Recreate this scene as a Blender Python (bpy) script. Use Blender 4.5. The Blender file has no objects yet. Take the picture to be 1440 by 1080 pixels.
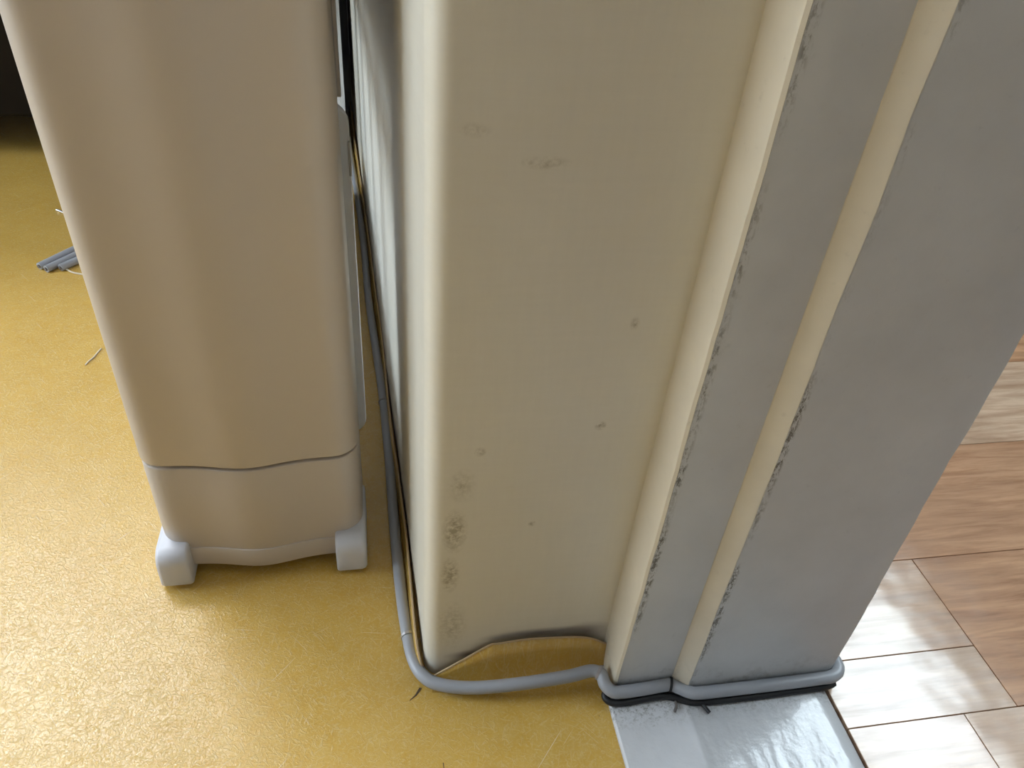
import bpy, bmesh, math, random
from mathutils import Vector, Matrix, noise
random.seed(7)
S = bpy.context.scene
C = S.collection

# ------------------------------------------------------------------ camera
cam_d = bpy.data.cameras.new('camera'); cam = bpy.data.objects.new('camera', cam_d); C.objects.link(cam)
cam_d.sensor_width = 36; cam_d.lens = 36 * 1060 / 1440; cam_d.clip_start = 0.01
RIGHT = Vector((0.98440075, -0.16054493, 0.07197561))
DOWN = Vector((-0.04231587, -0.61312383, -0.78885267))
FWD = Vector((0.17077626, 0.77350145, -0.61035316))
m = Matrix((RIGHT, -DOWN, -FWD)).transposed().to_4x4()
m.translation = Vector((-0.02314, -0.31232, 0.52))
cam.matrix_world = m
S.camera = cam

# ------------------------------------------------------------------ world, exposure, light levels
S.view_settings.view_transform = 'Standard'; S.view_settings.look = 'None'
S.view_settings.gamma = 1; S.view_settings.use_curve_mapping = False
S.view_settings.exposure = -1.02
W = bpy.data.worlds.new('world'); S.world = W; W.use_nodes = True
W.node_tree.nodes['Background'].inputs[0].default_value = (0.75, 0.85, 1, 1)
W.node_tree.nodes['Background'].inputs[1].default_value = 1.0
WIN_A = 46.0      # daylight of the window in the yellow-floored room
WIN_L = 22.0      # daylight of the window in that room's side wall
WIN_B = 34.0      # daylight of the window in the wood-floored room
H = 2.45          # ceiling height

# ------------------------------------------------------------------ materials
def mat(name, col, rough=0.5, spec=0.5):
    M = bpy.data.materials.new(name); M.use_nodes = True
    b = M.node_tree.nodes['Principled BSDF']
    b.inputs['Base Color'].default_value = (*col, 1); b.inputs['Roughness'].default_value = rough
    b.inputs['Specular IOR Level'].default_value = spec
    return M
class N:
    """tiny node helper"""
    def __init__(s, M):
        s.t = M.node_tree; s.b = s.t.nodes['Principled BSDF']
        s.co = s.t.nodes.new('ShaderNodeTexCoord').outputs['Object']
    def new(s, k, **kw):
        n = s.t.nodes.new(k)
        for a, v in kw.items(): setattr(n, a, v)
        return n
    def link(s, a, b): s.t.links.new(a, b)
    def put(s, sock, v):
        if hasattr(v, 'is_output'): s.link(v, sock)
        else: sock.default_value = v
    def mapping(s, scale=(1, 1, 1), loc=(0, 0, 0), rot=(0, 0, 0), src=None):
        n = s.new('ShaderNodeMapping'); s.link(src or s.co, n.inputs[0])
        n.inputs['Scale'].default_value = scale; n.inputs['Location'].default_value = loc; n.inputs['Rotation'].default_value = rot
        return n.outputs[0]
    def noise(s, scale, detail=4, rough=0.55, vec=None, dist=0):
        n = s.new('ShaderNodeTexNoise'); s.link(vec or s.co, n.inputs['Vector'])
        n.inputs['Scale'].default_value = scale; n.inputs['Detail'].default_value = detail
        n.inputs['Roughness'].default_value = rough; n.inputs['Distortion'].default_value = dist
        return n.outputs['Fac']
    def ramp(s, f, a, b, c0=(0, 0, 0, 1), c1=(1, 1, 1, 1)):
        n = s.new('ShaderNodeValToRGB'); s.link(f, n.inputs[0])
        e = n.color_ramp.elements; e[0].position = a; e[1].position = b; e[0].color = c0; e[1].color = c1
        return n.outputs[0]
    def rng(s, f, a, b, c, d):
        n = s.new('ShaderNodeMapRange'); s.put(n.inputs[0], f)
        for i, v in enumerate((a, b, c, d)): n.inputs[i + 1].default_value = v
        return n.outputs[0]
    def math(s, op, a, b=0.0):
        n = s.new('ShaderNodeMath', operation=op); s.put(n.inputs[0], a); s.put(n.inputs[1], b); return n.outputs[0]
    def mix(s, f, a, b, blend='MIX'):
        n = s.new('ShaderNodeMix', data_type='RGBA', blend_type=blend)
        s.put(n.inputs[0], f); s.put(n.inputs[6], a); s.put(n.inputs[7], b); return n.outputs[2]
    def bump(s, h, strength=0.3, dist=0.001, prev=None):
        n = s.new('ShaderNodeBump'); s.link(h, n.inputs['Height']); n.inputs['Strength'].default_value = strength
        n.inputs['Distance'].default_value = dist
        if prev: s.link(prev, n.inputs['Normal'])
        s.link(n.outputs[0], s.b.inputs['Normal']); return n.outputs[0]
    def near(s, p, r):
        """1 at point p falling to 0 at distance r (r may be per axis)"""
        r = r if isinstance(r, tuple) else (r, r, r)
        v = s.mapping(scale=tuple(1 / a for a in r), loc=tuple(-a / b for a, b in zip(p, r)))
        n = s.new('ShaderNodeVectorMath', operation='LENGTH'); s.link(v, n.inputs[0])
        return s.rng(n.outputs['Value'], 0, 1, 1, 0)
    def axis(s, i):
        n = s.new('ShaderNodeSeparateXYZ'); s.link(s.co, n.inputs[0]); return n.outputs[i]

def vinyl_yellow():
    M = mat('yellow_vinyl', (0.55, 0.33, 0.06), 0.3, 0.9); n = N(M)
    big = n.noise(9, 5, 0.6); mid = n.noise(70, 4, 0.6); fine = n.noise(420, 3, 0.6)
    c = n.mix(n.rng(big, .3, .7, 0, 1), (0.575, 0.33, 0.04, 1), (0.67, 0.405, 0.07, 1))
    c = n.mix(n.rng(mid, .35, .7, 0, .5), c, (0.66, 0.43, 0.11, 1))
    c = n.mix(n.rng(fine, .5, .72, 0, .35), c, (0.74, 0.55, 0.22, 1))
    # short pale fibres pressed in the sheet
    fib = None
    for k, a in enumerate((0.35, 0.95, 1.8, 2.65)):
        v = n.mapping(scale=(130, 620, 1), src=n.mapping(rot=(0, 0, a), loc=(k * 3.1, k * 1.7, 0)))
        f = n.rng(n.noise(1.0, 2, 0.5, vec=v, dist=.9), .60, .68, 0, 1)
        fib = f if fib is None else n.math('MAXIMUM', fib, f)
    c = n.mix(n.math('MULTIPLY', fib, .22), c, (0.80, 0.66, 0.36, 1))
    # long thin scratches in the wear layer
    for k, a in enumerate((.15, .9, 2.3)):
        v = n.mapping(scale=(16, 900, 1), src=n.mapping(rot=(0, 0, a), loc=(k * 5.3, k * 2.9, 0)))
        c = n.mix(n.rng(n.noise(1.0, 1, 0.5, vec=v), .755, .78, 0, .5), c, (0.88, 0.80, 0.62, 1))
    # two little cuts in the sheet at the corner and a small dark fleck here and there
    fl = n.rng(n.noise(160, 1, .5), .80, .83, 0, .7)
    c = n.mix(fl, c, (0.2, 0.1, 0.03, 1))
    n.link(c, n.b.inputs['Base Color'])
    n.b.inputs['Roughness'].default_value = .5; n.b.inputs['Specular IOR Level'].default_value = .3
    # clear embossed wear layer on top of the printed sheet
    n.b.inputs['Coat Weight'].default_value = 1.0; n.b.inputs['Coat IOR'].default_value = 1.55
    n.link(n.rng(n.noise(30, 4, .6), .3, .7, .04, .09), n.b.inputs['Coat Roughness'])
    h = n.math('ADD', n.noise(540, 3, .65), n.math('MULTIPLY', fib, .7))
    bp = n.new('ShaderNodeBump'); n.link(h, bp.inputs['Height']); bp.inputs['Strength'].default_value = 1.0; bp.inputs['Distance'].default_value = .00036
    n.link(bp.outputs[0], n.b.inputs['Coat Normal'])
    b2 = n.new('ShaderNodeBump'); n.link(h, b2.inputs['Height']); b2.inputs['Strength'].default_value = .22; b2.inputs['Distance'].default_value = .0006
    n.link(b2.outputs[0], n.b.inputs['Normal'])
    return M
def plank_mat(tone):
    M = mat('wood_vinyl', tone, 0.2, 0.7); n = N(M)
    info = n.new('ShaderNodeObjectInfo').outputs['Random']
    shift = n.new('ShaderNodeVectorMath', operation='ADD'); n.link(n.co, shift.inputs[0])
    cmb = n.new('ShaderNodeCombineXYZ'); n.link(n.math('MULTIPLY', info, 37.0), cmb.inputs[0]); n.link(n.math('MULTIPLY', info, 11.0), cmb.inputs[1])
    n.link(cmb.outputs[0], shift.inputs[1]); src = shift.outputs[0]
    g = n.noise(1, 6, .65, vec=n.mapping(scale=(9, 95, 1), src=src), dist=.4)
    g2 = n.noise(1, 4, .6, vec=n.mapping(scale=(4, 20, 1), src=src), dist=.8)
    g3 = n.noise(1, 3, .6, vec=n.mapping(scale=(25, 420, 1), src=src))
    d = tuple(a * b for a, b in zip(tone, (.62, .50, .42))); l = tuple(min(1, a * 1.22) for a in tone)
    c = n.mix(n.rng(g, .35, .68, 0, 1), (*l, 1), (*d, 1))
    c = n.mix(n.rng(g2, .35, .7, 0, .55), c, (*[a * .8 for a in tone], 1))
    c = n.mix(n.rng(g3, .55, .75, 0, .25), c, (*[a * .6 for a in d], 1))
    n.link(c, n.b.inputs['Base Color'])
    n.link(n.rng(g, .3, .7, .12, .18), n.b.inputs['Roughness'])
    p = n.bump(n.noise(14, 2, .5), .12, .01)
    n.bump(g3, .08, .0006, p)
    return M
def wallpaper():
    M = mat('cream_wallpaper', (0.60, 0.55, 0.42), 0.38); n = N(M)
    a = n.noise(1, 4, .6, vec=n.mapping(scale=(260, 260, 25)))
    b = n.noise(1, 4, .6, vec=n.mapping(scale=(25, 25, 300)))
    w = n.math('ADD', n.math('MULTIPLY', a, .5), n.math('MULTIPLY', b, .5))
    c = n.mix(n.rng(w, .35, .65, 0, 1), (0.735, 0.70, 0.61, 1), (0.765, 0.73, 0.64, 1))
    c = n.mix(n.rng(n.noise(6, 3, .5), .4, .7, 0, .4), c, (0.69, 0.64, 0.53, 1))
    speck = n.rng(n.noise(260, 5, .7), .40, .70, 0, 1)
    # dirt: worn spots along the corner and a few scuffs on the face
    for p, r, k in (((.018, 0, .158), (.009, .05, .022), .9), ((.016, 0, .116), (.007, .05, .02), .9), ((.021, 0, .198), (.010, .05, .016), .4),
                    ((.0185, 0, .06), (.012, .05, .03), .45), ((.052, 0, .396), (.013, .05, .0035), .5), ((.020, 0, .41), (.008, .05, .004), .3),
                    ((.10, 0, .24), (.004, .05, .004), .8), ((.031, 0, .225), (.004, .05, .004), .7), ((.067, 0, .16), (.003, .05, .003), .7), ((.108, 0, .31), (.003, .05, .005), .6)):
        f = n.math('MULTIPLY', n.math('MULTIPLY', n.near(p, r), speck), k * 1.6)
        f = n.math('MINIMUM', f, .6)
        c = n.mix(f, c, (0.20, 0.15, 0.06, 1))
    # grime plus painted gap shade on the paper just above the lifted floor sheet
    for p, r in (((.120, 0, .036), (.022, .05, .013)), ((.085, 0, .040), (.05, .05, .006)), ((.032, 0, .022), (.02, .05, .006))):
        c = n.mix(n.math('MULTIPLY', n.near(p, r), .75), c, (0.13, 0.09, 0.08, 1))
    n.link(c, n.b.inputs['Base Color'])
    n.bump(w, .15, .0006)
    return M
def jamb_paint(kind):
    base = (0.61, 0.62, 0.63) if kind == 'grey' else (0.70, 0.625, 0.50)  # cream tone paints in the warm side light on the returns
    M = mat(kind + '_paint', base, 0.42); n = N(M)
    c = n.mix(n.rng(n.noise(14, 4, .6), .3, .7, 0, 1), (*[a * .92 for a in base], 1), (*[min(1, a * 1.06) for a in base], 1))
    s = n.rng(n.noise(150, 5, .7), .62, .74, 0, .3)
    c = n.mix(s, c, (*[a * .7 for a in base], 1))
    # worn, dirty paint along the two arrises; heavier near the foot
    x = n.axis(0); z = n.axis(2)
    foot = n.rng(z, .10, .50, 1.0, .45)
    for x0, w in ((.1382, .0034), (.1902, .0034)) if kind == 'grey' else ():
        dx = n.math('ABSOLUTE', n.math('SUBTRACT', x, x0 + w * .45))
        edge = n.rng(dx, 0, w, 1, 0)
        pat = n.rng(n.noise(1, 5, .75, vec=n.mapping(scale=(480, 480, 190))), .47, .58, 0, 1)
        big = n.rng(n.noise(1, 2, .5, vec=n.mapping(scale=(3, 3, 16), loc=(x0 * 100, 0, 0))), .42, .58, .0, 1)
        f = n.math('MULTIPLY', n.math('MULTIPLY', n.math('MULTIPLY', edge, pat), big), foot)
        c = n.mix(n.math('MINIMUM', n.math('MULTIPLY', f, 1.5), .85), c, (0.09, 0.075, 0.05, 1))
    gr = n.math('MULTIPLY', n.rng(z, .012, .045, 1, 0), n.rng(n.noise(110, 5, .7), .50, .66, 0, .4))
    c = n.mix(gr, c, (0.16, 0.15, 0.13, 1))
    n.link(c, n.b.inputs['Base Color'])
    p = n.bump(n.noise(18, 3, .5), .2, .004)
    n.bump(n.noise(260, 3, .6), .12, .0008, p)
    return M
def threshold_paint():
    M = mat('threshold_paint', (0.62, 0.62, 0.62), 0.17, 0.5); n = N(M)
    base = (0.60, 0.60, 0.62)
    c = n.mix(n.rng(n.noise(20, 4, .6), .3, .7, 0, 1), (*[a * .93 for a in base], 1), (*[a * 1.05 for a in base], 1))
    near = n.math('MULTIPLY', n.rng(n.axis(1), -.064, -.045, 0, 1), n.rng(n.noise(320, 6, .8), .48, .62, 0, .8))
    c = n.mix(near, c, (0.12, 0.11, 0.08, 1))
    c = n.mix(n.rng(n.noise(170, 3, .6), .70, .76, 0, .5), c, (0.3, 0.29, 0.26, 1))
    n.link(c, n.b.inputs['Base Color'])
    p = n.bump(n.noise(1, 2, .5, vec=n.mapping(scale=(60, 25, 1))), .25, .004)
    n.bump(n.noise(240, 3, .6), .22, .0008, p)
    return M
def plastic(name, col, rough=.4):
    M = mat(name, col, rough); n = N(M)
    c = n.mix(n.noise(5, 2, .5), (*[a * .985 for a in col], 1), (*[min(1, a * 1.015) for a in col], 1))
    n.link(c, n.b.inputs['Base Color']); n.bump(n.noise(900, 2, .5), .06, .0003)
    return M
def speckled(name, col, rough=.5, scale=120, amt=.12, metal=0):
    M = mat(name, col, rough); n = N(M); n.b.inputs['Metallic'].default_value = metal
    c = n.mix(n.noise(scale, 4, .6), (*[a * (1 - amt) for a in col], 1), (*[min(1, a * (1 + amt)) for a in col], 1))
    if name == 'dark_wood': n.b.inputs['Specular IOR Level'].default_value = .15
    n.link(c, n.b.inputs['Base Color']); n.bump(n.noise(scale * 3, 2, .5), .08, .0005)
    return M
def daylight(name, strength, col, garden=.35):
    M = mat(name, (.5, .5, .5), .3); n = N(M)
    v = n.noise(5, 4, .6)
    c = n.mix(n.rng(v, .42, .62, 0, garden), (*col, 1), (0.55, 0.8, 0.55, 1))
    n.link(c, n.b.inputs['Emission Color']); n.b.inputs['Emission Strength'].default_value = strength
    return M
MT = dict(yellow=vinyl_yellow(), paper=wallpaper(), grey=jamb_paint('grey'), cream=jamb_paint('cream'), thr=threshold_paint(),
          white=plastic('beige_white_plastic', (.57, .50, .435)), white2=plastic('white_enamel', (.64, .64, .68), .4), white3=plastic('white_fin', (.86, .87, .90), .4), mid=plastic('grey_plastic', (.36, .33, .33)),
          cable=plastic('grey_cable', (.37, .38, .41), .32), black=speckled('black_rubber', (.014, .014, .016), .5), dark=speckled('dark_wood', (.010, .007, .005), .45, 30, .4),
          metal=speckled('staple_metal', (.55, .55, .56), .3, 200, .1, 1.0),
          core=speckled('brown_core', (.10, .06, .03), .7), edge=speckled('cut_vinyl_edge', (.52, .36, .20), .6), wall=speckled('pale_wall', (.33, .325, .32), .6, 20, .03),
          ceil=speckled('white_ceiling', (.36, .355, .35), .7, 20, .02), wire=speckled('pale_wire', (.75, .66, .50), .5), copper=speckled('cable_core', (.16, .14, .13), .5),
          tape=plastic('translucent_tape', (.60, .58, .57), .3), wframe=plastic('window_plastic', (.8, .8, .8), .4), seam=speckled('dark_joint', (.12, .07, .045), .6),
          winA=daylight('window_daylight', WIN_A, (.86, .92, 1.0), .0), winL=daylight('side_window_daylight', WIN_L, (.74, .87, 1.0), .1), winB=daylight('kitchen_window_daylight', WIN_B, (.76, .88, 1.0), .3))
WOOD = [plank_mat(t) for t in ((.56, .32, .19), (.60, .39, .26), (.54, .30, .17), (.64, .45, .32))]

# ------------------------------------------------------------------ mesh helpers
def link(name, me, material, parent=None, smooth=False):
    if smooth:
        for p in me.polygons: p.use_smooth = True
    if material: me.materials.append(material)
    o = bpy.data.objects.new(name, me); C.objects.link(o)
    if parent: o.parent = parent
    return o
def mesh(name, v, f, material, parent=None, smooth=False):
    me = bpy.data.meshes.new(name); me.from_pydata([tuple(p) for p in v], [], f); me.update()
    bm = bmesh.new(); bm.from_mesh(me); bmesh.ops.recalc_face_normals(bm, faces=bm.faces); bm.to_mesh(me); bm.free()
    return link(name, me, material, parent, smooth)
def box(name, a, b, material, parent=None, bevel=0.0, seg=2):
    bm = bmesh.new(); bmesh.ops.create_cube(bm, size=1)
    for v in bm.verts: v.co = Vector([(a[i] + b[i]) / 2 + v.co[i] * (b[i] - a[i]) for i in range(3)])
    if bevel: bmesh.ops.bevel(bm, geom=list(bm.edges), offset=bevel, segments=seg, profile=.5, affect='EDGES')
    me = bpy.data.meshes.new(name); bm.to_mesh(me); bm.free()
    return link(name, me, material, parent)
def prism(name, poly, z0, z1, material, parent=None, axis='z', bevel=0.0, seg=2, smooth=False):
    """closed polygon extruded along an axis"""
    bm = bmesh.new()
    def P(p, h): return {'z': (p[0], p[1], h), 'y': (p[0], h, p[1]), 'x': (h, p[0], p[1])}[axis]
    lo = [bm.verts.new(P(p, z0)) for p in poly]; hi = [bm.verts.new(P(p, z1)) for p in poly]
    k = len(poly)
    a = bm.faces.new(lo); b = bm.faces.new(hi)
    for i in range(k): bm.faces.new((lo[i], lo[(i + 1) % k], hi[(i + 1) % k], hi[i]))
    bmesh.ops.recalc_face_normals(bm, faces=bm.faces)
    if bevel:
        es = [e for e in bm.edges if (a in e.link_faces or b in e.link_faces)]
        bmesh.ops.bevel(bm, geom=es, offset=bevel, segments=seg, profile=.5, affect='EDGES')
    me = bpy.data.meshes.new(name); bm.to_mesh(me); bm.free()
    o = link(name, me, material, parent)
    if smooth:
        for p in me.polygons: p.use_smooth = True
        me.set_sharp_from_angle(angle=math.radians(35))
    return o
def spline(pts, n=8):
    """Catmull-Rom through the points"""
    P = [Vector(p) for p in pts]; P = [P[0] * 2 - P[1]] + P + [P[-1] * 2 - P[-2]]
    out = []
    for i in range(1, len(P) - 2):
        for j in range(n):
            t = j / n; a, b, c, d = P[i - 1:i + 3]
            out.append(.5 * ((2 * b) + (c - a) * t + (2 * a - 5 * b + 4 * c - d) * t * t + (3 * b - a - 3 * c + d) * t ** 3))
    return out + [P[-2]]
def tube(name, path, r, material, parent=None, seg=14, inner=None):
    v, f = [], []; n = len(path); up = Vector((0, 0, 1))
    for i, p in enumerate(path):
        t = (path[min(i + 1, n - 1)] - path[max(i - 1, 0)]).normalized()
        s = t.cross(up); s = s.normalized() if s.length > 1e-4 else Vector((1, 0, 0)); u = s.cross(t)
        for k in range(seg):
            a = 2 * math.pi * k / seg; v.append(p + (s * math.cos(a) + u * math.sin(a)) * r)
    for i in range(n - 1):
        for k in range(seg):
            f.append((i * seg + k, i * seg + (k + 1) % seg, (i + 1) * seg + (k + 1) % seg, (i + 1) * seg + k))
    f.append(tuple(range(seg))); f.append(tuple(range((n - 1) * seg, n * seg)))
    o = mesh(name, v, f, material, parent, True)
    o.data.set_sharp_from_angle(angle=math.radians(50))
    return o
def ring(name, c, t, r, w, material, parent):
    """a staple: a thin flat band bent over a cable at c running along t"""
    t = Vector(t).normalized(); s = t.cross(Vector((0, 0, 1))).normalized(); u = s.cross(t); c = Vector(c)
    v, f = [], []; K = 18
    for k in range(K):
        a = math.radians(-50 + 280 * k / (K - 1)); d = s * math.cos(a) + u * math.sin(a)
        for rr, ww in ((r, -w), (r, w), (r + .0007, w), (r + .0007, -w)): v.append(c + d * rr + t * ww)
    for k in range(K - 1):
        for j in range(4): f.append((k * 4 + j, k * 4 + (j + 1) % 4, k * 4 + 4 + (j + 1) % 4, k * 4 + 4 + j))
    f += [(0, 1, 2, 3), tuple((K - 1) * 4 + j for j in range(4))]
    return mesh(name, v, f, material, parent)
def empty(name, loc):
    o = bpy.data.objects.new(name, None); C.objects.link(o); o.location = loc; o.empty_display_size = .05; return o
def tag(o, label, cat, group=None):
    o['label'] = label; o['category'] = cat
    if group: o['group'] = group
    return o
def struct(o, label, cat):
    o['kind'] = 'structure'; return tag(o, label, cat)
def adopt(root, *parts):
    """parent parts that were modelled in world coordinates"""
    for p in parts:
        p.parent = root; p.matrix_parent_inverse = Matrix.Translation(-Vector(root.location))

# ------------------------------------------------------------------ structure: floors
XL, XB, Y0, Y1 = -2.4, 1.55, -3.2, 1.26
K = -0.045                                     # the wall runs 2.6 degrees off the doorway's axis
fl = box('floor', (XL, Y0, -.03), (.1325, Y1, 0), MT['yellow'])
struct(fl, 'yellow mottled sheet vinyl floor under the white heater', 'floor')
# lifted edge of the vinyl, turned up against the wall: front of the wall end
def sheet(name, bot, mid, top, th, material, parent):
    """thin bent sheet from three rows of points, with a cut edge"""
    n = len(bot); rows = []
    for t in (0, .2, .4, .6, .8, 1):
        rows.append([b * ((1 - t) ** 2) + m_ * (2 * t * (1 - t)) + c * t * t for b, m_, c in zip(bot, mid, top)])
    v = [p for r in rows for p in r]; f = []
    for j in range(len(rows) - 1):
        for i in range(n - 1): f.append((j * n + i, j * n + i + 1, (j + 1) * n + i + 1, (j + 1) * n + i))
    o = mesh(name, v, f, material, parent, True)
    md = o.modifiers.new('thickness', 'SOLIDIFY'); md.thickness = th; md.offset = 0
    return o
top = spline([(.004, -.0045, .004), (.0075, -.0045, .0068), (.0267, -.004, .0214), (.0458, -.004, .0368), (.0525, -.0042, .0383), (.078, -.0045, .0402), (.116, -.005, .0362), (.1362, -.0045, .0235)], 6)
bot = [Vector((p.x, -.0135 - .004 * math.sin(max(0, p.x) / .137 * math.pi), .0004)) for p in top]
mid = [Vector((p.x, -.0065, .0006)) for p in top]
sheet('vinyl_upturn', bot, mid, top, .0012, MT['yellow'], fl)
tube('cut_edge', [p + Vector((0, 0, .0003)) for p in top], .0008, MT['edge'], fl, 6)
side = [(-.001, .0005, .006), (-.0035, .006, .013), (-.006, .030, .020), (-.0079, .130, .020), (-.0127, .2197, .020), (-.0159, .2833, .020), (-.0196, .4106, .020), (-.0259, .5386, .020), (-.0354, .7461, .020), (-.050, 1.0183, .020), (-.0610, 1.255, .020)]
top = spline(side, 5)
bot = [Vector((p.x - .0055, p.y, .0004)) for p in top]; mid = [Vector((p.x - .0008, p.y, .0006)) for p in top]
sheet('vinyl_upturn', bot, mid, top, .0012, MT['yellow'], fl)
tube('cut_edge', [p + Vector((0, 0, .0003)) for p in top], .0008, MT['edge'], fl, 6)

for pts, w in (([(-.004, -.0095), (-.008, -.0150), (-.0125, -.0185)], .0009), ([(.0075, -.0660), (.0078, -.075), (.0072, -.084)], .0003)):
    v = []
    for i, (x, y) in enumerate(pts):
        k = w * (1 - i / len(pts)); v += [(x - k, y + k * .4, .0002), (x + k, y - k * .4, .0002)]
    mesh('vinyl_cut', v, [(0, 1, 3, 2), (2, 3, 5, 4)], MT['core'], fl)
fb = box('floor', (.302, Y0, -.03), (XB, Y1, -.006), MT['seam'])
struct(fb, 'wood-look plank floor beyond the grey door jamb', 'floor')
PIT = .1425; rows = int((Y1 - Y0) / PIT) + 2
base_y = .0635 - PIT * 12
for r in range(rows):
    a = max(Y0, base_y + r * PIT); b = min(Y1, base_y + (r + 1) * PIT)
    if b - a < .01: continue
    k = r - 12                                  # row 0 runs from y=.0635 to .206
    first = {-1: .447, 0: .78, 1: .93, -2: .40, -3: .62, 2: .70}.get(k, .35 + random.random() * .6)
    xs = [.3035, first]
    while xs[-1] < XB - .05: xs.append(min(XB, xs[-1] + .72))
    for i in range(len(xs) - 1):
        wi = {(-1, 0): 1, (-1, 1): 0, (0, 0): 0, (1, 0): 3, (-2, 0): 1, (-2, 1): 3, (2, 0): 0}.get((k, i), random.randrange(4))
        g = .0003; ya = a
        if (k, i) == (-1, 0):                    # two narrow boards meet inside this row
            box('plank', (xs[i] + g, a + g, -.0055), (xs[i + 1] - g, -.026 - g, 0), WOOD[3], fb, .0003, 1); ya = -.026
        box('plank', (xs[i] + g, ya + g, -.0055), (xs[i + 1] - g, b - g, 0), WOOD[wi], fb, .0003, 1)

# ------------------------------------------------------------------ structure: the wall end with its wallpaper
def wall_outline(x_off=0.0, r=.011):
    """plan path: down the left face, round the corner, along the front to the jamb"""
    pts = []
    L = 46
    for i in range(L):
        y = Y1 - (Y1 - r) * (i / (L - 1)) ** .6 if False else Y1 + (r - Y1) * (1 - (1 - i / (L - 1)) ** 2)
        pts.append((K * y, y))
    c = Vector((r, r))
    for i in range(1, 10):
        a = math.pi + (math.pi / 2) * i / 9
        pts.append((c.x + r * math.cos(a), c.y + r * math.sin(a)))
    for i in range(1, 15): pts.append((r + (.139 - r) * i / 14, 0))
    return pts
plan = wall_outline()
zs = [0, .012, .025, .04, .055, .07, .09, .11, .14, .17, .2, .24, .28, .32, .36, .4, .45, .5, .6, .8, 1.2, 1.7, H]
v, f = [], []
for z in zs:
    for i, (x, y) in enumerate(plan):
        w = (noise.noise(Vector((x * 9 + y * 5, 3.1, z * 4))) * .0012 + noise.noise(Vector((x * 40 + y * 20, 7.7, z * 9))) * .0004)
        w *= min(1, max(0, (x - .012) / .03)) if y < .012 else min(1, max(0, (y - .012) / .05))
        v.append((x + (w if y > .011 else 0), y + (w if y <= .011 else 0), z))
n = len(plan)
for j in range(len(zs) - 1):
    for i in range(n - 1): f.append((j * n + i, j * n + i + 1, (j + 1) * n + i + 1, (j + 1) * n + i))
# back of the wall, closing the solid
b0 = len(v)
back = [(.139, .02), (.300, .02), (.300, Y1)]
for z in (0, H): v += [(x, y, z) for x, y in back]
top0 = (len(zs) - 1) * n
f += [(b0, b0 + 1, b0 + 4, b0 + 3), (b0 + 1, b0 + 2, b0 + 5, b0 + 4)]
f.append(tuple([j * n + n - 1 for j in range(len(zs))] + [b0 + 3, b0]))
f.append(tuple(range(n)) + (b0, b0 + 1, b0 + 2)); f.append(tuple(range(top0, top0 + n)) + (b0 + 3, b0 + 4, b0 + 5))
f.append(tuple([j * n for j in range(len(zs))] + [b0 + 5, b0 + 2]))
wl = mesh('wall_middle', v, f, MT['paper'], None, True); wl.data.set_sharp_from_angle(angle=math.radians(40))
struct(wl, 'cream papered wall end with a rounded scuffed corner beside the jamb', 'wall')
# ------------------------------------------------------------------ structure: stepped door jamb
def jamb(name, poly_fn, material, parent=None):
    zz = [0, .006, .012] + [.02 + i * .0125 for i in range(45)] + [.62, .75, 1, 1.4, 1.95]
    v, f = [], []; n = None
    for z in zz:
        p = poly_fn(z); n = len(p); v += [(x, y, z) for x, y in p]
    for j in range(len(zz) - 1):
        for i in range(n): f.append((j * n + i, j * n + (i + 1) % n, (j + 1) * n + (i + 1) % n, (j + 1) * n + i))
    f += [tuple(range(n)), tuple(range((len(zz) - 1) * n, len(zz) * n))]
    o = mesh(name, v, f, material, parent, True); o.data.set_sharp_from_angle(angle=math.radians(28)); return o
def wob(z, s, a): return (noise.noise(Vector((s, 0, z * 22))) + .6 * noise.noise(Vector((s, 5, z * 70)))) * a
jr = empty('trim_1', (.22, -.02, 0)); struct(jr, 'grey painted stepped door jamb with worn dirty edges', 'door frame')
F1, F2 = -.032, -.0405
def p_board(z):
    e = wob(z, 1.3, .0007)
    return [(.137, .018), (.1368, .0), (.1364 + e, F1 + .0025), (.1372 + e, F1 + .0008), (.1392 + e, F1), (.165, F1 + wob(z * .3, 9, .0004)), (.186, F1), (.194, F1), (.194, .018)]
def p_lip(z):
    e = wob(z, 1.3, .0007)
    return [(.1355 + e * .3, .002), (.1352 + e, F1 + .003), (.1358 + e, F1 + .0008), (.1376 + e, F1 - .0003), (.1392 + e, F1 + .0015), (.139, .002)]
def p_stop(z):
    e = wob(z, 4.1, .0008); r = wob(z, 8.2, .0012) + wob(z * .35, 2.2, .002) - .006 * min(1, z / .5)
    return [(.185, .018), (.185, F1 + .002), (.1885 + e, F2 + .0012), (.1905 + e, F2), (.22, F2 + .0002), (.27, F2), (.302 + r, F2), (.3065 + r, F2 + .0012), (.308 + r, F2 + .005), (.308 + r, .018)]
def p_bead(z):
    e = wob(z, 4.1, .0008)
    return [(.1796, F1 + .002), (.1797, F1 - .0006), (.1872 + e, F2 + .0008), (.1893 + e, F2 - .0004), (.1906 + e, F2 + .001), (.189, F1 + .002)]
adopt(jr, jamb('jamb_board', p_board, MT['grey']), jamb('jamb_edge', p_lip, MT['cream']), jamb('door_stop', p_stop, MT['grey']), jamb('stop_edge', p_bead, MT['cream']))

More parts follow.
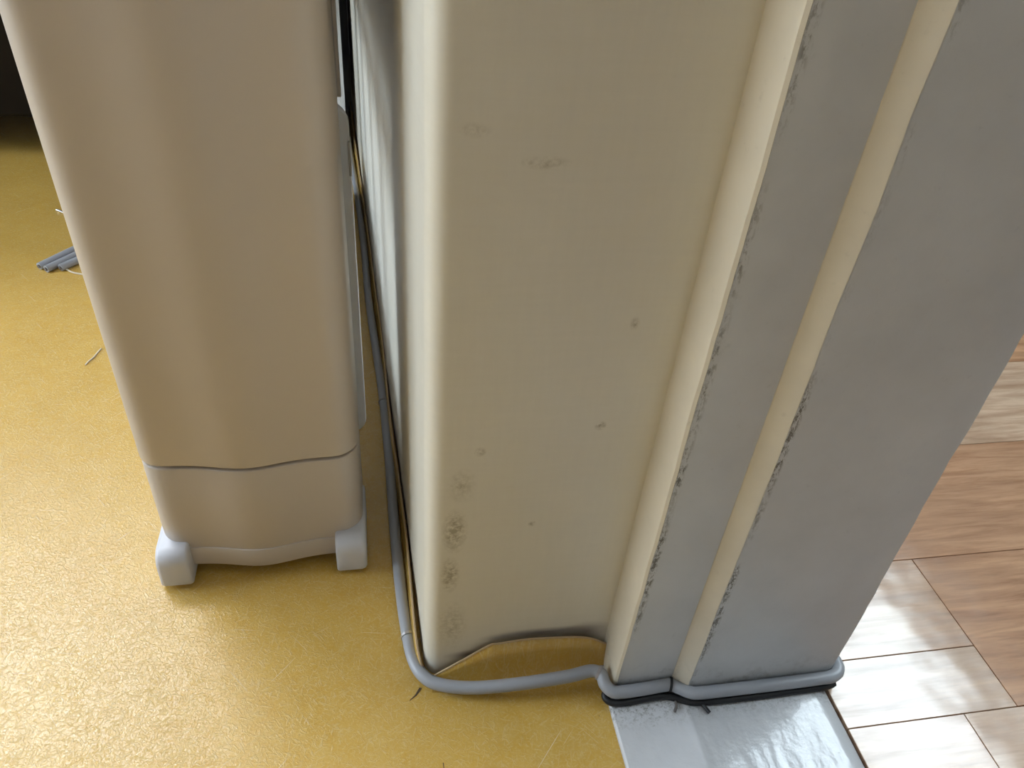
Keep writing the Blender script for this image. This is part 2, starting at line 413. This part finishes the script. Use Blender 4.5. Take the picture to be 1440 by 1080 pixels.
# threshold
th = []
for k in range(33):
    y = -.0 - .86 * k / 32
    th.append(y)
v, f = [], []
prof = [(.1315, -.01), (.1315, .0025), (.1328, .004), (.1375, .0045), (.184, .0045), (.1855, .0052), (.1885, .0052), (.190, .0045), (.288, .0045), (.294, .0038), (.2995, .0015), (.3025, -.002), (.3025, -.01)]
for y in th:
    w = wob(y, 3.3, .0006)
    for x, z in prof: v.append((x + (w if x < .135 or x > .29 else 0), y, z))
n = len(prof)
for j in range(len(th) - 1):
    for i in range(n): f.append((j * n + i, j * n + (i + 1) % n, (j + 1) * n + (i + 1) % n, (j + 1) * n + i))
f += [tuple(range(n)), tuple(range((len(th) - 1) * n, len(th) * n))]
tr = mesh('trim_2', v, f, MT['thr'], None, True); tr.data.set_sharp_from_angle(angle=math.radians(30))
struct(tr, 'glossy grey painted door threshold between yellow vinyl and wood floor', 'threshold')

# ------------------------------------------------------------------ structure: rest of the rooms
struct(box('ceiling', (XL - .1, Y0 - .1, H), (XB + .1, Y1 + .1, H + .06), MT['ceil']), 'plain white ceiling over both rooms', 'ceiling')
wf = box('wall_front', (0, Y0, 0), (.30, -.90, H), MT['wall']); struct(wf, 'plain wall on the other side of the doorway', 'wall')
struct(box('wall_lintel', (0, -.90, 1.95), (.30, .0, H), MT['wall']), 'plain wall over the door opening', 'wall')
def wall_with_window(name, label, axis, at, lo, hi, w0, w1, z0, z1, out, wn, wlabel, glass, cols):
    """wall slab in the plane axis=at with an opening; window with frame, mullions, panes"""
    r = empty(name, (0, 0, 0)); struct(r, label, 'wall')
    def B(nm, a0, a1, c0, c1, d0, d1, m_, par, bev=0):
        d0, d1 = sorted((at + out * d0, at + out * d1))
        a, b = ((d0, a0, c0), (d1, a1, c1)) if axis == 'x' else ((a0, d0, c0), (a1, d1, c1))
        return box(nm, a, b, m_, par, bev)
    B('wall_panel', lo, w0, 0, H, 0, .1, MT['wall'], r); B('wall_panel', w1, hi, 0, H, 0, .1, MT['wall'], r)
    B('wall_panel', w0, w1, 0, z0, 0, .1, MT['wall'], r); B('wall_panel', w0, w1, z1, H, 0, .1, MT['wall'], r)
    w = empty(wn, (0, 0, 0)); struct(w, wlabel, 'window')
    t = .045
    B('window_frame', w0, w1, z0, z0 + t, .02, .07, MT['wframe'], w, .004); B('window_frame', w0, w1, z1 - t, z1, .02, .07, MT['wframe'], w, .004)
    step = (w1 - w0) / cols
    for i in range(cols + 1):
        x = w0 + i * step; a, b = max(w0, x - t / 2), min(w1, x + t / 2)
        B('window_frame', a, b, z0 + t, z1 - t, .02, .07, MT['wframe'], w, .004)
    for i in range(cols): B('pane', w0 + i * step + t / 2, w0 + (i + 1) * step - t / 2, z0 + t, z1 - t, .045, .05, glass, w)
wall_with_window('wall_back', 'plain back wall of the yellow-floored room', 'y', Y1, XL, K * Y1, -2.0, -.65, 1.45, 2.38, 1, 'window_1', 'window in the back wall above the dark cabinet', MT['winA'], 2)
wall_with_window('wall_left', 'plain side wall of the yellow-floored room', 'x', XL, Y0, Y1, -.1, 1.0, .25, 1.9, -1, 'window_2', 'window in the side wall of the yellow-floored room', MT['winL'], 2)
wall_with_window('wall_right', 'plain outer wall of the wood-floored room', 'x', XB, Y0, Y1, -.3, 1.1, 1.38, 2.2, 1, 'window_3', 'window over the wood-look plank floor', MT['winB'], 2)
struct(box('wall_rear', (.3, Y1, 0), (XB, Y1 + .1, H), MT['wall']), 'plain end wall of the wood-floored room', 'wall')
struct(box('wall_near', (XL, Y0 - .1, 0), (XB, Y0, H), MT['wall']), 'plain wall behind the viewer', 'wall')

# ------------------------------------------------------------------ the white heater
ht = empty('portable_heater', (-.12, .2, 0))
tag(ht, 'tall white plastic heater with gently bowed front and stubby feet', 'heater')
def front(x, y0, bulge):
    """plan depth of the bowed front at x"""
    d = (x + .1235) / .030
    return y0 - bulge * math.exp(-d * d)
def cover_plan(x0, x1, y0, yb, r, bulge):
    p = []
    for i in range(9):
        a = math.pi + math.pi / 2 * i / 8
        p.append((x0 + r + r * math.cos(a), y0 + r + r * math.sin(a)))
    for i in range(1, 24):
        x = x0 + r + (x1 - x0 - 2 * r) * i / 24; p.append((x, front(x, y0, bulge)))
    for i in range(9):
        a = 1.5 * math.pi + math.pi / 2 * i / 8
        p.append((x1 - r + r * math.cos(a), y0 + r + r * math.sin(a)))
    return p + [(x1, yb), (x0, yb)]
P1 = cover_plan(-.2005, -.0425, .1128, .172, .019, .0074)
P2 = cover_plan(-.2000, -.0430, .1135, .172, .0185, .0074)
P3 = cover_plan(-.1975, -.0455, .1125, .172, .0175, .0074)
adopt(ht, prism('front_cover', P1, .1218, .66, MT['white'], None, 'z', .0016, 3, True),
      prism('lower_cover', P2, .0315, .1190, MT['white'], None, 'z', .0012, 3, True),
      prism('base_trim', P3, .0125, .0325, MT['white'], None, 'z', .001, 2, True),
      prism('inner_chassis', cover_plan(-.197, -.046, .118, .19, .017, .008), .013, .64, MT['black'], None, 'z'))  # chassis coloured black so the cover seam reads as a shadow gap
# feet: a block whose top sweeps up the outer corner of the body
def foot(sx, xi, xo, y0, y1):
    """rounded block under the corner; its front rolls back towards the top"""
    prof = [(y1, .004), (y0 + .0015, .004), (y0, .0055)] + [(y0 + .0004 * (k / 4) ** 2, .0055 + .0205 * k / 4) for k in range(1, 5)]
    prof += [(y0 + .0004 + .012 * (1 - math.cos(math.radians(a))), .026 + .013 * math.sin(math.radians(a))) for a in (15, 30, 45, 60, 75, 90)] + [(y1, .039)]
    cy = sum(p[0] for p in prof) / len(prof); cz = .02
    v, f = [], []; n = len(prof)
    cols = [(0, .0022), (.0006, .0010), (.0020, .0), (.5, 0), (-.0020, 0), (-.0006, .0010), (0, .0022)]
    xs = [xi + sx * c for c in (0, .0006, .0022)] + [(xi + xo) / 2] + [xo - sx * c for c in (.0040, .0012, 0)]
    ins = [.0022, .0008, 0, 0, 0, .0014, .0040]
    for x, d in zip(xs, ins):
        for y, z in prof:
            v.append((x, y + (d if y < (y0 + y1) / 2 else 0), z - (d if z > .02 else 0)))
    for i in range(len(xs) - 1):
        for k in range(n): f.append((i * n + k, i * n + (k + 1) % n, (i + 1) * n + (k + 1) % n, (i + 1) * n + k))
    f += [tuple(range(n)), tuple(range((len(xs) - 1) * n, len(xs) * n))]
    o = mesh('foot', v, f, MT['white2'], None, True); o.data.set_sharp_from_angle(angle=math.radians(45))
    c = (xi + xo) / 2
    adopt(ht, o); g = box('rubber_pad', (c - .008, y0 + .012, 0), (c + .008, y1 - .006, .006), MT['black'], None, .001); g.parent = o
foot(-1, -.1785, -.2035, .0985, .165); foot(1, -.0655, -.0410, .0995, .165)
foot(-1, -.1785, -.2035, .77, .84); foot(1, -.0825, -.0605, .77, .84)
def rounded(x0, x1, z0, z1, r):
    p = []
    for cx, cz, a0 in ((x1 - r, z1 - r, 0), (x0 + r, z1 - r, 90), (x0 + r, z0 + r, 180), (x1 - r, z0 + r, 270)):
        for i in range(7): a = math.radians(a0 + 15 * i); p.append((cx + r * math.cos(a), cz + r * math.sin(a)))
    return p
for i in range(5):
    x1 = -.0372 if i == 0 else -.057
    adopt(ht, prism('fin', rounded(-.205, x1, .072, .357, .014), .196 + i * .15, .204 + i * .15, MT['white3'], None, 'y', .002, 2, True))
adopt(ht, prism('oil_pipe', rounded(-.135, -.105, .09, .12, .014), .18, .82, MT['white2'], None, 'y'), prism('oil_pipe', rounded(-.135, -.105, .31, .34, .014), .18, .82, MT['white2'], None, 'y'),
      box('rear_housing', (-.199, .206, .360), (-.0665, .86, .655), MT['mid'], None, .003), box('side_cheek', (-.199, .172, .360), (-.0430, .206, .655), MT['mid'], None, .003),  # rear housing drawn out long to hold window light off the wall
      box('housing_lip', (-.0440, .200, .3595), (-.0408, .206, .655), MT['white'], None, .0006),
      box('base_light_block', (-.192, .19, .016), (-.062, .80, .105), MT['white2'], None, .006),  # solid block added to keep low window light off the gap floor
      box('rear_bar', (-.19, .79, .028), (-.065, .83, .075), MT['white2'], None, .004),
      box('fin_clip', (-.0385, .194, .308), (-.0368, .206, .332), MT['tape'], None, .0005))

# ------------------------------------------------------------------ grey cable, and a dark strip for the gap under it
path = [(-.0700, 1.25, .005), (-.0615, 1.05, .005), (-.0474, .8293, .005), (-.0389, .663, .005), (-.0345, .5289, .005), (-.0275, .4181, .005), (-.0218, .3253, .005), (-.0186, .2362, .005), (-.017, .1442, .005), (-.0145, .0751, .005), (-.0114, .0327, .005),
        (-.0074, .0077, .006), (.0006, -.0066, .0065), (.013, -.0140, .0075), (.0306, -.0188, .009), (.0509, -.0218, .012), (.0767, -.0233, .015), (.1034, -.0225, .016), (.1205, -.0205, .0165),
        (.1275, -.0240, .0165), (.1285, -.0315, .0155), (.1330, -.0368, .014), (.1402, -.0379, .0135), (.1538, -.0376, .0135), (.1707, -.0366, .0135), (.1774, -.0366, .0135), (.1834, -.0400, .0135), (.1902, -.0441, .0135), (.1985, -.0456, .0135),
        (.2284, -.0458, .0135), (.2625, -.0458, .0135), (.2922, -.0455, .0135), (.3035, -.0452, .0140), (.3105, -.0415, .0145), (.3128, -.034, .0145), (.313, -.015, .012), (.3125, .06, .008), (.3110, .5, .006)]
cb = empty('power_cable', (-.012, .03, 0)); tag(cb, 'grey cable running round the wall corner and along the jamb foot', 'cable')
adopt(cb, tube('sheath', spline(path, 6), .0047, MT['cable'], None, 16),
      ring('staple', (-.0112, .0318, .005), (.13, -1, 0), .0048, .0011, MT['metal'], None), ring('staple', (-.0215, .3190, .005), (.06, -1, 0), .0048, .0011, MT['mid'], None),
      ring('staple', (.1262, -.0226, .0165), (.75, -.55, 0), .0048, .0010, MT['mid'], None), ring('staple', (.1777, -.0367, .0135), (.9, -.3, 0), .0048, .0009, MT['black'], None))
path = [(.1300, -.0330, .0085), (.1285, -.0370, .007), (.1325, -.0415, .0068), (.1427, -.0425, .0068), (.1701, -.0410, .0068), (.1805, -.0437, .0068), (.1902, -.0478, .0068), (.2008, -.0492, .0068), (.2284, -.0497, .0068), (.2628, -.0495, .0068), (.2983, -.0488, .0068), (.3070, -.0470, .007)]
bc = empty('gap_shade_strip', (.2, -.045, .004)); tag(bc, 'thin black strip put in as the dark shadow gap under the grey cable at the jamb foot', 'cable')  # black tube added in place of the shaded gap below the grey cable
adopt(bc, tube('sheath', spline(path, 6), .0026, MT['black'], None, 10), tube('gap_shade_stub', spline([(.1985, -.049, .0066), (.2005, -.0535, .0064), (.2022, -.0575, .0062)], 4), .0014, MT['black'], None, 8),
      tube('gap_shade_stub', spline([(.1800, -.0440, .0066), (.1795, -.049, .0062), (.1770, -.0535, .0060)], 4), .0010, MT['copper'], None, 8))

# ------------------------------------------------------------------ cable off-cuts and wire scraps on the yellow floor
def offcut(a, b, r, label):
    a, b = Vector(a), Vector(b); d = (b - a).normalized()
    o = empty('cable_offcut', (a.x, a.y, 0)); tag(o, label, 'cable scrap', 'cut cable pieces on the yellow floor')
    adopt(o, tube('sheath', [a, a + d * .002, (a + b) / 2, b], r, MT['cable'], None, 14), tube('wire_core', [a - d * .0015, a + d * .004], r * .5, MT['copper'], None, 10))
offcut((-.4493, .627, .0046), (-.366, .753, .0050), .0046, 'cut grey cable piece, the one reaching out farthest from the heater')
offcut((-.4389, .6192, .0046), (-.357, .7380, .0046), .0046, 'cut grey cable piece lying between two others by the heater')
offcut((-.4230, .6224, .0046), (-.345, .7240, .0046), .0046, 'cut grey cable piece, the one tucked closest to the heater')
def wire(pts, r, material, label):
    o = tube('wire_scrap', spline(pts, 5), r, material, None, 8); tag(o, label, 'wire scrap')
wire([(-.4172, .6239, .0012), (-.405, .6143, .0012), (-.38, .606, .0012)], .0011, MT['wire'], 'short pale wire end beside the cut grey cable pieces')
wire([(-.3401, .4115, .0008), (-.3385, .418, .0008), (-.3352, .4255, .0008), (-.3335, .434, .0008), (-.3315, .4422, .0008)], .0008, MT['wire'], 'crooked thin tan wire lying alone on the yellow floor')
wire([(-.4785, .8005, .0016), (-.474, .7975, .0016), (-.465, .79, .0016)], .0015, MT['metal'], 'small shiny metal bit on the floor near the dark cabinet')

# ------------------------------------------------------------------ dark cabinet at the back
cbn = empty('low_cabinet', (-.9, 1.3, 0)); tag(cbn, 'low dark wooden cabinet against the back wall', 'cabinet')
X0, X1, CY = -1.75, -.07, 1.0
adopt(cbn, box('body', (X0, CY + .02, .06), (X1, Y1 - .01, .76), MT['dark'], None, .003), box('top_board', (X0 - .01, CY - .10, .76), (X1 + .005, Y1 - .005, .785), MT['dark'], None, .003))  # top board overhang shaped to shade the floor in front
for i in range(3):
    w = (X1 - X0) / 3
    d = box('door', (X0 + i * w + .004, CY, .07), (X0 + (i + 1) * w - .004, CY + .019, .753), MT['dark'], None, .002); adopt(cbn, d)
    kx = X0 + (i + .88) * w
    h = box('handle', (kx - .006, CY - .02, .30), (kx + .006, CY, .40), MT['mid'], None, .003); h.parent = d
for x in (X0 + .04, X1 - .08):
    for y in (CY + .05, Y1 - .08): adopt(cbn, box('leg', (x, y, 0), (x + .04, y + .04, .062), MT['dark'], None, .003))
